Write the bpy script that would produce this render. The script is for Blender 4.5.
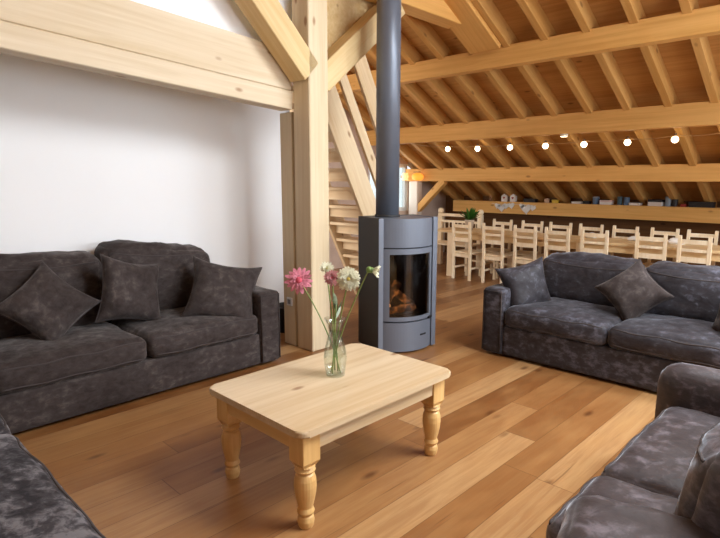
import bpy, bmesh, math, random
from mathutils import Vector, Matrix, noise
from mathutils.bvhtree import BVHTree
for o in list(bpy.data.objects): bpy.data.objects.remove(o)
S = bpy.context.scene
COL = S.collection
R = math.radians
rnd = random.Random(7)

# ------------------------------------------------------------------ camera, world, lights, exposure
cam = bpy.data.objects.new('camera', bpy.data.cameras.new('camera'))
COL.objects.link(cam)
cam.location = (0, 0, 1.55)
cam.rotation_euler = (R(90 - 9.237), 0, R(44.43))
cam.data.sensor_width = 36
cam.data.lens = 546.8 / 720 * 36
cam.data.clip_start = 0.02
S.camera = cam

W = bpy.data.worlds.new('world'); S.world = W; W.use_nodes = True
bg = W.node_tree.nodes['Background']
bg.inputs[0].default_value = (0.80, 0.90, 1.0, 1)
bg.inputs[1].default_value = 1.6

def area(name, loc, rot, sx, sy, power, col):
    l = bpy.data.lights.new(name, 'AREA'); l.shape = 'RECTANGLE'; l.size = sx; l.size_y = sy
    l.energy = power; l.color = col
    o = bpy.data.objects.new(name, l); COL.objects.link(o); o.location = loc; o.rotation_euler = rot
    return o
# main daylight: the bank of roof windows in the front slope, up to the right (faces down the room)
area('daylight_roof_windows', (.52, 3.45, 4.02), (R(-27), R(10), 0), 1.7, 1.4, 222, (0.92, 0.97, 1.0))
# daylight through the gable glazing on the right-hand wall window beside the sofas (faces -X)
# second bank of roof windows lower down the slope, past the sofas, and the little window in the far gable (faces +X)
area('daylight_lower_roof_windows', (.45, 5.05, 3.33), (R(-27), R(8), 0), 1.4, 1.0, 115, (0.84, 0.92, 1.0))
area('daylight_far_window', (-6.95, 7.92, 1.41), (0, R(-90), 0), .75, 1.0, 4, (1.0, 0.97, 0.92))
# added unseen lamps: highlights for the right sofa (faces -X), fill for the stairs (faces +Y)
area('added_dining_light', (1.33, 7.0, 1.60), (0, R(90), 0), 1.3, 2.6, 60, (0.86, 0.93, 1.0))
area('fill_light_stairs', (-5.95, 1.2, 1.7), (R(90), 0, 0), 1.8, 1.7, 100, (1.0, 0.97, 0.93))
area('daylight_side_window', (1.33, 3.75, 1.75), (0, R(90), 0), 1.3, 1.5, 48, (0.86, 0.93, 1.0))

S.view_settings.view_transform = 'Standard'
S.view_settings.look = 'None'
S.view_settings.gamma = 1
S.view_settings.use_curve_mapping = False
S.view_settings.exposure = -0.04

# ------------------------------------------------------------------ materials
def srgb(r, g, b):
    f = lambda c: c / 12.92 if c <= .04045 else ((c + .055) / 1.055) ** 2.4
    return (f(r / 255), f(g / 255), f(b / 255), 1)

class NT:
    def __init__(s, name):
        s.m = bpy.data.materials.new(name); s.m.use_nodes = True
        s.t = s.m.node_tree; s.b = s.t.nodes['Principled BSDF']
    def n(s, typ, **kw):
        nd = s.t.nodes.new(typ)
        for k, v in kw.items(): setattr(nd, k, v)
        return nd
    def l(s, a, b): s.t.links.new(a, b)
    def math(s, op, a, b=None, c=None):
        nd = s.n('ShaderNodeMath', operation=op)
        for i, v in enumerate((a, b, c)):
            if v is None: continue
            if isinstance(v, (int, float)): nd.inputs[i].default_value = v
            else: s.l(v, nd.inputs[i])
        return nd.outputs[0]
    def ramp(s, fac, stops):
        nd = s.n('ShaderNodeValToRGB'); s.l(fac, nd.inputs[0])
        e = nd.color_ramp.elements
        while len(e) < len(stops): e.new(0.5)
        for x, (p, c) in zip(e, stops): x.position = p; x.color = c
        return nd.outputs[0]
    def mix(s, fac, a, b, mode='MIX'):
        nd = s.n('ShaderNodeMix', data_type='RGBA', blend_type=mode)
        for sock, v in ((nd.inputs[0], fac), (nd.inputs[6], a), (nd.inputs[7], b)):
            if isinstance(v, (int, float)): sock.default_value = v
            elif isinstance(v, tuple): sock.default_value = v
            else: s.l(v, sock)
        return nd.outputs[2]
    def noise(s, vec, scale, detail=3, rough=.55, dist=0.):
        nd = s.n('ShaderNodeTexNoise'); s.l(vec, nd.inputs['Vector'])
        nd.inputs['Scale'].default_value = scale; nd.inputs['Detail'].default_value = detail
        nd.inputs['Roughness'].default_value = rough; nd.inputs['Distortion'].default_value = dist
        return nd.outputs[0]
    def bump(s, h, strength=.2, dist=.01):
        nd = s.n('ShaderNodeBump'); s.l(h, nd.inputs['Height'])
        nd.inputs['Strength'].default_value = strength; nd.inputs['Distance'].default_value = dist
        s.l(nd.outputs[0], s.b.inputs['Normal'])
    def objco(s, rand=True):
        tc = s.n('ShaderNodeTexCoord')
        if not rand: return tc.outputs['Object']
        oi = s.n('ShaderNodeObjectInfo')
        mul = s.math('MULTIPLY', oi.outputs['Random'], 37.0)
        add = s.n('ShaderNodeVectorMath', operation='ADD'); s.l(tc.outputs['Object'], add.inputs[0])
        cmb = s.n('ShaderNodeCombineXYZ'); s.l(mul, cmb.inputs[0]); s.l(mul, cmb.inputs[1]); s.l(mul, cmb.inputs[2])
        s.l(cmb.outputs[0], add.inputs[1])
        return add.outputs[0]
    def mapping(s, vec, scale):
        nd = s.n('ShaderNodeMapping'); s.l(vec, nd.inputs[0]); nd.inputs['Scale'].default_value = scale
        return nd.outputs[0]

def plain(name, col, rough=.6, metal=0., **kw):
    m = NT(name); m.b.inputs['Base Color'].default_value = col
    m.b.inputs['Roughness'].default_value = rough; m.b.inputs['Metallic'].default_value = metal
    for k, v in kw.items(): m.b.inputs[k].default_value = v
    return m.m

def timber(name, light, dark, knot, axis=0, rough=.6, knots=True, spec=.3):
    """softwood with grain along the local axis, a few knots"""
    m = NT(name); v = m.objco()
    sc = [14., 14., 14.]; sc[axis] = .55
    g = m.noise(m.mapping(v, tuple(sc)), 2.2, 5, .6, .4)
    sc2 = [5., 5., 5.]; sc2[axis] = .25
    g2 = m.noise(m.mapping(v, tuple(sc2)), 1.3, 2)
    f = m.math('ADD', m.math('MULTIPLY', g, .6), m.math('MULTIPLY', g2, .5))
    c = m.ramp(f, [(.38, dark), (.68, light)])
    if knots:
        vo = m.n('ShaderNodeTexVoronoi'); sc3 = [7., 7., 7.]; sc3[axis] = 3.2
        m.l(m.mapping(v, tuple(sc3)), vo.inputs['Vector']); vo.inputs['Scale'].default_value = .8
        k = m.ramp(vo.outputs['Distance'], [(.06, (1, 1, 1, 1)), (.13, (0, 0, 0, 1))])
        c = m.mix(m.math('MULTIPLY', k, .75), c, knot)
    m.l(c, m.b.inputs['Base Color'])
    m.b.inputs['Roughness'].default_value = rough
    m.b.inputs['Specular IOR Level'].default_value = spec
    m.bump(g, .12, .004)
    return m.m

PINE = timber('pale_pine', srgb(228, 211, 184), srgb(212, 190, 155), srgb(150, 100, 55))
PINE_B = timber('golden_pine', srgb(230, 203, 154), srgb(212, 178, 122), srgb(150, 100, 55))
PINE_Z = timber('pale_pine_upright', srgb(230, 212, 180), srgb(214, 191, 152), srgb(150, 100, 55), axis=2)
HONEY = timber('honey_timber', srgb(234, 182, 108), srgb(214, 158, 84), srgb(150, 96, 50))
RAFT = timber('rafter_timber', srgb(216, 166, 98), srgb(196, 144, 76), srgb(140, 90, 46))
ROOFB = timber('roof_board', srgb(204, 154, 92), srgb(182, 130, 70), srgb(120, 76, 40))
TABLE = timber('waxed_pine', srgb(214, 191, 158), srgb(194, 164, 124), srgb(130, 78, 36), axis=1, rough=.38, spec=.5)
TABLE_Z = timber('waxed_pine_turned', srgb(226, 186, 124), srgb(204, 156, 92), srgb(130, 78, 36), axis=2, rough=.38, knots=False, spec=.5)
TABLE_X = timber('waxed_pine_rail', srgb(230, 192, 130), srgb(208, 162, 98), srgb(120, 70, 30), axis=0, rough=.38, spec=.5)
CHAIRW = timber('chair_beech', srgb(252, 236, 206), srgb(240, 216, 176), srgb(170, 120, 75), axis=2, rough=.5, knots=False)
DTABLE = timber('dining_table_pine', srgb(240, 212, 164), srgb(222, 186, 132), srgb(150, 100, 60), axis=0, rough=.45)
STAIRW = timber('stair_pine', srgb(240, 218, 182), srgb(222, 192, 148), srgb(150, 105, 65))
DARKWOOD = timber('dark_back_board', srgb(120, 82, 44), srgb(92, 60, 32), srgb(60, 36, 18))

def floor_mat():
    m = NT('oak_floor'); tc = m.n('ShaderNodeTexCoord'); sp = m.n('ShaderNodeSeparateXYZ'); m.l(tc.outputs['Object'], sp.inputs[0])
    x, y = sp.outputs[0], sp.outputs[1]
    PW, PL = .20, 2.1
    xs = m.math('DIVIDE', x, PW); row = m.math('FLOOR', xs); fx = m.math('FRACT', xs)
    wn = m.n('ShaderNodeTexWhiteNoise', noise_dimensions='1D'); m.l(row, wn.inputs['W'])
    ys = m.math('ADD', m.math('DIVIDE', y, PL), m.math('MULTIPLY', wn.outputs[0], 7.3)); colr = m.math('FLOOR', ys); fy = m.math('FRACT', ys)
    cm = m.n('ShaderNodeCombineXYZ'); m.l(row, cm.inputs[0]); m.l(colr, cm.inputs[1])
    w2 = m.n('ShaderNodeTexWhiteNoise', noise_dimensions='2D'); m.l(cm.outputs[0], w2.inputs['Vector'])
    base = m.ramp(w2.outputs[0], [(0., srgb(112, 70, 36)), (.3, srgb(136, 92, 52)), (.65, srgb(154, 110, 66)), (1., srgb(184, 144, 98))])
    off = m.n('ShaderNodeCombineXYZ'); m.l(m.math('MULTIPLY', w2.outputs[0], 31.), off.inputs[0]); m.l(m.math('MULTIPLY', w2.outputs[0], 17.), off.inputs[1])
    ad = m.n('ShaderNodeVectorMath', operation='ADD'); m.l(tc.outputs['Object'], ad.inputs[0]); m.l(off.outputs[0], ad.inputs[1])
    g = m.noise(m.mapping(ad.outputs[0], (16, .9, 1)), 2., 5, .65, .7)
    c = m.mix(m.math('MULTIPLY', m.ramp(g, [(.40, (1, 1, 1, 1)), (.62, (0, 0, 0, 1))]), .38), base, srgb(132, 78, 36))
    g3 = m.noise(m.mapping(ad.outputs[0], (4, 1.2, 1)), 1.6, 2)
    c = m.mix(m.math('MULTIPLY', m.ramp(g3, [(.45, (0, 0, 0, 1)), (.7, (1, 1, 1, 1))]), .35), c, srgb(184, 138, 86))
    vo = m.n('ShaderNodeTexVoronoi'); m.l(m.mapping(ad.outputs[0], (6.5, 2.4, 1)), vo.inputs['Vector']); vo.inputs['Scale'].default_value = .85
    k = m.ramp(vo.outputs['Distance'], [(.05, (1, 1, 1, 1)), (.16, (0, 0, 0, 1))])
    c = m.mix(m.math('MULTIPLY', k, .75), c, srgb(84, 44, 18))
    ex = m.math('MINIMUM', fx, m.math('SUBTRACT', 1., fx)); ey = m.math('MINIMUM', fy, m.math('SUBTRACT', 1., fy))
    ck = m.noise(m.mapping(ad.outputs[0], (30, .7, 1)), 1.4, 3, .6, .3)
    c = m.mix(m.math('MULTIPLY', m.ramp(ck, [(.66, (0, 0, 0, 1)), (.72, (1, 1, 1, 1))]), .5), c, srgb(84, 46, 20))
    gap = m.math('MAXIMUM', m.math('LESS_THAN', ex, .010), m.math('LESS_THAN', ey, .0012))
    c = m.mix(m.math('MULTIPLY', gap, .6), c, srgb(90, 52, 24))
    m.l(c, m.b.inputs['Base Color'])
    m.b.inputs['Roughness'].default_value = .36
    m.b.inputs['Specular IOR Level'].default_value = .45
    m.bump(g, .06, .003)
    return m.m
FLOOR = floor_mat()

def velvet(name, dark, mid, light, sheen=.5, sr=.4, spec=.15, rough=.85, scale=1., tint=(.75, .78, .85, 1), lo=.40, hi=.70):
    """crushed velvet: small soft patches where the pile lies the other way"""
    m = NT(name); v = m.objco()
    p = m.noise(m.mapping(v, (1, 1, 1.6)), 15 * scale, 5, .62, .25)
    big = m.noise(v, 3.0 * scale, 3)
    f = m.math('ADD', m.math('MULTIPLY', p, .62), m.math('MULTIPLY', big, .40))
    c = m.ramp(f, [(lo, dark), ((lo + hi) / 2, mid), (hi, light)])
    m.l(c, m.b.inputs['Base Color'])
    m.b.inputs['Roughness'].default_value = rough
    m.b.inputs['Specular IOR Level'].default_value = spec
    sh = m.ramp(f, [(lo, (.2, .2, .2, 1)), (hi, (1, 1, 1, 1))])
    m.l(m.math('MULTIPLY', sh, sheen), m.b.inputs['Sheen Weight'])
    m.b.inputs['Sheen Roughness'].default_value = sr
    m.b.inputs['Sheen Tint'].default_value = tint
    m.bump(p, .22, .015)
    return m.m
VEL = velvet('charcoal_velvet', srgb(52, 44, 42), srgb(66, 58, 56), srgb(94, 85, 82), sheen=.45, tint=(.85, .8, .78, 1))
VEL_B = velvet('slate_velvet', srgb(42, 38, 41), srgb(58, 55, 60), srgb(104, 104, 116), sheen=.9, sr=.28, spec=.3, rough=.6)
VEL_C = velvet('brown_grey_velvet', srgb(52, 44, 46), srgb(64, 56, 58), srgb(110, 102, 108), sheen=1., lo=.42, hi=.66, tint=(.85, .9, 1, 1), sr=.25, spec=.55, rough=.48)
VEL_M = velvet('mottled_velvet', srgb(40, 36, 38), srgb(58, 53, 55), srgb(104, 99, 101), sheen=.4, scale=1.3, lo=.43, hi=.60)
PIPE = plain('velvet_piping', srgb(66, 58, 57), .9)

WHITE = NT('white_plaster'); _v = WHITE.objco(False); WHITE.b.inputs['Base Color'].default_value = srgb(250, 250, 251)
WHITE.b.inputs['Roughness'].default_value = .9; WHITE.bump(WHITE.noise(_v, 60, 3), .08, .003); WHITE = WHITE.m
PINKP = NT('gable_plaster'); _v = PINKP.objco(False); PINKP.l(PINKP.ramp(PINKP.noise(_v, 3, 3), [(.3, srgb(200, 176, 158)), (.7, srgb(216, 194, 178))]), PINKP.b.inputs['Base Color'])
PINKP.b.inputs['Roughness'].default_value = .9; PINKP = PINKP.m
STEEL = plain('blue_grey_steel', srgb(112, 118, 130), .42, .2)
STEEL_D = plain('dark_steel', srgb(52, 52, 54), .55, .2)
FLUE = plain('flue_steel', srgb(108, 114, 126), .38, .3)
BLACK = plain('black_gap', srgb(16, 16, 18), .7)
SOOT = plain('sooty_firebrick', srgb(44, 34, 28), .9)
GLASS = NT('clear_glass')
_t = GLASS.n('ShaderNodeBsdfTransparent'); _t.inputs[0].default_value = (.95, .98, .96, 1)
_g = GLASS.n('ShaderNodeBsdfGlossy'); _g.inputs['Roughness'].default_value = .05
_f = GLASS.n('ShaderNodeLayerWeight'); _f.inputs[0].default_value = .25
_mx = GLASS.n('ShaderNodeMixShader'); GLASS.l(GLASS.math('ADD', GLASS.math('MULTIPLY', _f.outputs['Facing'], .45), .05), _mx.inputs[0])
GLASS.l(_t.outputs[0], _mx.inputs[1]); GLASS.l(_g.outputs[0], _mx.inputs[2])
GLASS.l(_mx.outputs[0], GLASS.t.nodes['Material Output'].inputs['Surface']); GLASS = GLASS.m
DOORGL = NT('smoky_glass')
_t = DOORGL.n('ShaderNodeBsdfTransparent'); _t.inputs[0].default_value = (.62, .58, .54, 1)
_g = DOORGL.n('ShaderNodeBsdfGlossy'); _g.inputs['Roughness'].default_value = .08
_mx = DOORGL.n('ShaderNodeMixShader'); _mx.inputs[0].default_value = .06
DOORGL.l(_t.outputs[0], _mx.inputs[1]); DOORGL.l(_g.outputs[0], _mx.inputs[2])
DOORGL.l(_mx.outputs[0], DOORGL.t.nodes['Material Output'].inputs['Surface']); DOORGL = DOORGL.m
def emis(name, col, st, base=None):
    return plain(name, base or col, .5, **{'Emission Color': col, 'Emission Strength': st})
BULB = emis('lit_bulb', (1., .80, .50, 1), 9.)
AMBER = emis('amber_lamp', (1., .42, .05, 1), .75)
PALE_LAMP = emis('pale_lamp', (1., .70, .30, 1), .9)
def ember_mat():
    m = NT('burning_log'); v = m.objco(); f = m.noise(v, 14, 4, .6)
    m.l(m.ramp(f, [(.35, srgb(70, 45, 30)), (.6, srgb(150, 95, 55))]), m.b.inputs['Base Color'])
    e = m.ramp(f, [(.50, (0, 0, 0, 1)), (.68, (1., .35, .08, 1))]); m.l(e, m.b.inputs['Emission Color']); m.b.inputs['Emission Strength'].default_value = .7
    m.b.inputs['Roughness'].default_value = .9
    return m.m
EMBER = ember_mat()
FLAME = emis('flame', (1., .50, .22, 1), 1.2)
SKYGL = plain('window_frame_white', srgb(235, 235, 232), .5)

# ------------------------------------------------------------------ geometry helpers
def obj(name, bm, mat, parent=None, loc=None, rot=None, smooth=False):
    me = bpy.data.meshes.new(name); bmesh.ops.recalc_face_normals(bm, faces=bm.faces[:]); bm.to_mesh(me); bm.free()
    if smooth:
        for p in me.polygons: p.use_smooth = True
    if mat: me.materials.append(mat)
    o = bpy.data.objects.new(name, me); COL.objects.link(o)
    if parent: o.parent = parent
    if loc is not None: o.location = loc
    if rot is not None: o.rotation_euler = rot
    return o

def tag(o, label, cat, group=None, kind=None):
    o['label'] = label; o['category'] = cat
    if group: o['group'] = group
    if kind: o['kind'] = kind
    return o

def thing(name, label, cat, loc=(0, 0, 0), rz=0, group=None):
    o = bpy.data.objects.new(name, None); COL.objects.link(o); o.location = loc; o.rotation_euler = (0, 0, rz)
    o.empty_display_size = .1
    return tag(o, label, cat, group)

def dup(root, loc, rz, label=None):
    r = root.copy(); COL.objects.link(r); r.location = loc; r.rotation_euler = (0, 0, rz)
    if label: r['label'] = label
    for ch in list(root.children):
        c = ch.copy(); COL.objects.link(c); c.parent = r
        for g in ch.children:
            d = g.copy(); COL.objects.link(d); d.parent = c
    return r

def box(bm, x0, x1, y0, y1, z0, z1, bev=0., seg=1):
    r = bmesh.ops.create_cube(bm, size=1)
    vs = r['verts']
    for v in vs:
        v.co = Vector(((x0 + x1) / 2 + v.co.x * (x1 - x0), (y0 + y1) / 2 + v.co.y * (y1 - y0), (z0 + z1) / 2 + v.co.z * (z1 - z0)))
    if bev > 0:
        es = list({e for v in vs for e in v.link_edges})
        bmesh.ops.bevel(bm, geom=es, offset=bev, segments=seg, profile=.5, affect='EDGES', clamp_overlap=True)
    return bm

def mbox(*a, **k): return box(bmesh.new(), *a, **k)

def prism(bm, pts, axis, a, b):
    """extrude a 2D polygon along an axis from a to b. axis 0: pts=(y,z); 1: (x,z); 2: (x,y)"""
    def P(p, t): return {0: (t, p[0], p[1]), 1: (p[0], t, p[1]), 2: (p[0], p[1], t)}[axis]
    v0 = [bm.verts.new(P(p, a)) for p in pts]; v1 = [bm.verts.new(P(p, b)) for p in pts]
    bm.faces.new(v0); bm.faces.new(v1[::-1])
    n = len(pts)
    for i in range(n): bm.faces.new((v0[i], v0[(i + 1) % n], v1[(i + 1) % n], v1[i]))
    return bm

def lathe(bm, prof, seg=24, loc=(0, 0, 0), cap=True):
    rings = []
    for r, z in prof:
        rings.append([bm.verts.new((loc[0] + r * math.cos(2 * math.pi * i / seg), loc[1] + r * math.sin(2 * math.pi * i / seg), loc[2] + z)) for i in range(seg)])
    for a, b in zip(rings, rings[1:]):
        for i in range(seg): bm.faces.new((a[i], a[(i + 1) % seg], b[(i + 1) % seg], b[i]))
    if cap:
        bm.faces.new(rings[0][::-1]); bm.faces.new(rings[-1])
    return bm

def tube(bm, pts, r, seg=8, closed=False):
    pts = [Vector(p) for p in pts]; n = len(pts); rings = []
    prev = None
    for i, p in enumerate(pts):
        a = pts[(i - 1) % n] if (closed or i > 0) else p
        b = pts[(i + 1) % n] if (closed or i < n - 1) else p
        t = (b - a)
        if t.length < 1e-9: t = Vector((0, 0, 1))
        t.normalize()
        if prev is None:
            u = t.orthogonal().normalized()
        else:
            u = prev - t * prev.dot(t)
            u = u.normalized() if u.length > 1e-6 else t.orthogonal().normalized()
        prev = u; w = t.cross(u)
        rr = r[i] if isinstance(r, (list, tuple)) else r
        rings.append([bm.verts.new(p + (u * math.cos(2 * math.pi * k / seg) + w * math.sin(2 * math.pi * k / seg)) * rr) for k in range(seg)])
    m = n if closed else n - 1
    for i in range(m):
        a, b = rings[i], rings[(i + 1) % n]
        for k in range(seg): bm.faces.new((a[k], a[(k + 1) % seg], b[(k + 1) % seg], b[k]))
    if not closed:
        bm.faces.new(rings[0][::-1]); bm.faces.new(rings[-1])
    return bm

def beam(name, p0, p1, w, h, mat, bev=.006, parent=None):
    """a squared timber from p0 to p1 (centre line), w horizontal, h the other way; mesh local X = the grain"""
    p0, p1 = Vector(p0), Vector(p1); d = p1 - p0; L = d.length; d.normalize()
    side = Vector((0, 0, 1)).cross(d)
    side = Vector((0, 1, 0)) if side.length < 1e-5 else side.normalized()
    up = d.cross(side)
    o = obj(name, mbox(-L / 2, L / 2, -w / 2, w / 2, -h / 2, h / 2, bev=bev), mat, parent)
    M = Matrix((d, side, up)).transposed().to_4x4(); M.translation = (p0 + p1) / 2
    o.matrix_world = M
    return o

def cushion(x0, x1, y0, y1, z0, z1, r=.06, puff=.03, pf=.02, seed=0, wr=.006, n=14, crown=None):
    """rounded upholstered block: rounded edges, domed faces, soft wrinkles"""
    bm = bmesh.new(); bmesh.ops.create_cube(bm, size=2)
    bmesh.ops.subdivide_edges(bm, edges=bm.edges[:], cuts=n, use_grid_fill=True)
    hx, hy, hz = (x1 - x0) / 2, (y1 - y0) / 2, (z1 - z0) / 2
    r = min(r, hx * .99, hy * .99, hz * .99)
    for v in bm.verts:
        u = v.co.copy()
        # denser near the edges
        q = Vector([math.sin(c * math.pi / 2) if abs(c) < 1 else c for c in u])
        p = Vector((q.x * hx, q.y * hy, q.z * hz))
        c = Vector((max(-hx + r, min(hx - r, p.x)), max(-hy + r, min(hy - r, p.y)), max(-hz + r, min(hz - r, p.z))))
        d = p - c
        if d.length > 1e-9: p = c + d.normalized() * r
        kx, ky, kz = 1 - q.x ** 2, 1 - q.y ** 2, 1 - q.z ** 2
        p.z += puff * (kx * ky) ** .7 * (1 if q.z > 0 else -.3) * abs(q.z)
        p.y += pf * (kx * kz) ** .7 * q.y
        p.x += pf * .5 * (ky * kz) ** .7 * q.x
        s = Vector((p.x * 5 + seed * 7.1, p.y * 5 + seed * 3.3, p.z * 5))
        nv = noise.noise(s) * wr * 1.6 + noise.noise(s * 2.7) * wr
        dd = Vector((q.x ** 5, q.y ** 5, q.z ** 5))
        if dd.length > 1e-6: p += dd.normalized() * nv
        v.co = p + Vector(((x0 + x1) / 2, (y0 + y1) / 2, (z0 + z1) / 2))
    return bm

def pillow_bm(s=.46, t=.16, seed=0, n=20, pinch=.15):
    """square scatter cushion with drawn-out corners"""
    bm = bmesh.new(); top, bot = {}, {}
    for i in range(n + 1):
        for j in range(n + 1):
            u, v = -math.cos(math.pi * i / n), -math.cos(math.pi * j / n)
            x = s / 2 * u * (1 - pinch * (1 - v * v)); y = s / 2 * v * (1 - pinch * (1 - u * u))
            h = t / 2 * ((1 - u ** 4) * (1 - v ** 4)) ** .55
            nv = noise.noise(Vector((x * 8 + seed * 5.3, y * 8, seed))) * .018 + noise.noise(Vector((x * 18, y * 18 + seed, 3))) * .006
            f = min(1, h / (t / 2) * 1.5)
            bend = .025 * math.sin(seed * 1.7 + u * 1.5) * v
            top[i, j] = bm.verts.new((x, y, h + nv * f + bend))
            edge = i in (0, n) or j in (0, n)
            bot[i, j] = top[i, j] if edge else bm.verts.new((x, y, -h * .85 + bend))
    for i in range(n):
        for j in range(n):
            bm.faces.new((top[i, j], top[i + 1, j], top[i + 1, j + 1], top[i, j + 1]))
            f = (bot[i, j], bot[i, j + 1], bot[i + 1, j + 1], bot[i + 1, j])
            if len(set(f)) >= 3 and set(f) != {top[i, j], top[i + 1, j], top[i + 1, j + 1], top[i, j + 1]}:
                try: bm.faces.new(f)
                except ValueError: pass
    return bm

def pillow(label, c, normal, roll, mat, s=.46, t=.17, seed=0, group='scatter cushions on the sofas'):
    o = obj('scatter_cushion', pillow_bm(s, t, seed), mat, smooth=True)
    nz = Vector(normal).normalized(); ux = Vector((0, 0, 1)).cross(nz).normalized(); uy = nz.cross(ux)
    M = Matrix((ux, uy, nz)).transposed() @ Matrix.Rotation(R(roll), 3, 'Z')
    M = M.to_4x4(); M.translation = c; o.matrix_world = M
    # welt along the seam
    pts = []
    n = 40
    def edge(u, v): return (s / 2 * u * (1 - .15 * (1 - v * v)), s / 2 * v * (1 - .15 * (1 - u * u)))
    for k in range(n): pts.append((-1 + 2 * k / n, -1))
    for k in range(n): pts.append((1, -1 + 2 * k / n))
    for k in range(n): pts.append((1 - 2 * k / n, 1))
    for k in range(n): pts.append((-1, 1 - 2 * k / n))
    P = []
    for u, v in pts:
        x, y = edge(u, v); P.append((x, y, .025 * math.sin(seed * 1.7 + u * 1.5) * v))
    obj('piping', tube(bmesh.new(), P, .005, 6, closed=True), PIPE, o, smooth=True)
    tag(o, label, 'cushion', group)
    return o

def struct(name, bm, mat, label=None, cat=None):
    o = obj(name, bm, mat); o['kind'] = 'structure'
    o['label'] = label or name.replace('_', ' '); o['category'] = cat or name.split('_')[0]
    return o

# ------------------------------------------------------------------ the setting
ZR = lambda y: 1.115 + .51 * (9.6 - y)         # underside of the rafters
RIDGE = 1.6
struct('floor', mbox(-7.1, 1.6, -4.2, 9.9, -.12, 0), FLOOR, 'wide oak plank floor running under the sofas and tables', 'floor')
# roof slopes: boards above the rafters
def slope_slab(y0, y1, f, off, th):
    return [(y0, f(y0) + off), (y1, f(y1) + off), (y1, f(y1) + off + th), (y0, f(y0) + off + th)]
OFF = .18 / math.cos(math.atan(.51))
struct('ceiling', prism(bmesh.new(), slope_slab(RIDGE, 9.95, ZR, OFF, .05), 0, -7.1, 1.6), ROOFB, 'sloping plank ceiling above the rafters and purlins', 'ceiling')
ZR2 = lambda y: ZR(RIDGE) - .51 * (RIDGE - y)
struct('ceiling_rear', prism(bmesh.new(), slope_slab(-4.3, RIDGE, ZR2, OFF, .05), 0, -7.1, 1.6), ROOFB, 'plank ceiling of the rear slope over the sofas', 'ceiling')
# white wall behind the long sofa, mezzanine wall above the beams
struct('wall_left', mbox(-4.84, -4.72, -4.1, 3.75, 0, 2.62), WHITE, 'plain white plaster wall behind the long charcoal sofa', 'wall')
struct('wall_loft', prism(bmesh.new(), [(-4.0, 2.62), (3.345, 2.62), (3.345, 4.2), (1.6, 5.2), (-4.0, 2.9)], 0, -4.06, -3.97), WHITE, 'white wall above the stacked beams of the mezzanine', 'wall')
struct('ceiling_mezzanine', mbox(-4.84, -4.06, -4.1, 3.4, 2.62, 2.72), PINE, 'unseen underside of the mezzanine, added against light leaks', 'ceiling')  # unseen slab, added to stop light leaking over the white wall
struct('trim_1', prism(bmesh.new(), [(3.345, 2.50), (4.06, 3.06), (4.30, 3.27), (4.30, 4.0), (3.345, 4.5)], 0, -4.02, -3.93), PINE_B, 'pale plank cladding above the brace beside the post', 'cladding')
# gable wall at the far end of the dining area, with a window opening
gb = bmesh.new()
box(gb, -7.12, -7.0, -4.2, 7.35, 0, 4.4); box(gb, -7.12, -7.0, 8.50, 9.9, 0, 1.75)
box(gb, -7.12, -7.0, 7.35, 8.50, 0, .95); box(gb, -7.12, -7.0, 7.35, 8.50, 1.86, 2.5)
box(gb, -7.12, -7.0, 3.0, 7.35, 4.4, 5.0)
struct('wall_far', gb, PINKP, 'pinkish plaster gable wall beyond the dining table', 'wall')
wf = bmesh.new()
box(wf, -7.10, -7.02, 7.35, 7.42, .95, 1.86); box(wf, -7.10, -7.02, 8.43, 8.50, .95, 1.86)
box(wf, -7.10, -7.02, 7.42, 8.43, .95, 1.02); box(wf, -7.10, -7.02, 7.42, 8.43, 1.79, 1.86); box(wf, -7.09, -7.03, 7.90, 7.95, 1.02, 1.79)
w1 = struct('window_1', wf, SKYGL, 'small bright white framed window in the far gable wall', 'window')
obj('pane', mbox(-7.065, -7.060, 7.42, 8.43, 1.02, 1.79), GLASS, w1)
struct('wall_back', mbox(-7.1, 1.6, 9.78, 9.9, 0, 1.25), DARKWOOD, 'dark boarded wall under the low eaves behind the dining chairs', 'wall')
# right-hand gable with large glazing openings, rear wall
rb = bmesh.new()
box(rb, 1.4, 1.6, -4.2, 2.2, 0, 4.2)
box(rb, 1.4, 1.6, 2.2, 2.95, 0, 4.2); box(rb, 1.4, 1.6, 2.95, 4.55, 0, 1.05); box(rb, 1.4, 1.6, 2.95, 4.55, 2.45, 3.6); box(rb, 1.4, 1.6, 4.55, 5.6, 0, 3.2); box(rb, 1.4, 1.6, 8.4, 9.9, 0, 1.9); box(rb, 1.4, 1.6, 5.6, 8.4, 0, .9); box(rb, 1.4, 1.6, 5.6, 8.4, 2.3, 2.6)
prism(rb, [(-3.5, 4.2), (3.1, 4.2), (1.6, 5.4)], 0, 1.4, 1.6)
struct('wall_right', rb, WHITE, 'white wall with windows at the right-hand end of the room', 'wall')
wr_ = bmesh.new()
for y in (2.95, 3.71, 4.47): box(wr_, 1.46, 1.54, y, y + .08, 1.05, 2.45)
for z in (1.05, 2.37): box(wr_, 1.46, 1.54, 2.95, 4.55, z, z + .08)
w5 = bmesh.new()
for y in (5.6, 6.5, 7.4, 8.32): box(w5, 1.46, 1.54, y, y + .08, .9, 2.3)
for z in (.9, 2.22): box(w5, 1.46, 1.54, 5.6, 8.4, z, z + .08)
struct('window_4', w5, SKYGL, 'unseen long window added in the right-hand wall at the dining end', 'window')  # added along with the dining-end lamp to light the right sofa arm
struct('window_2', wr_, SKYGL, 'lower window in the right-hand wall beside the sofas', 'window')
rw = bmesh.new()
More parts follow.
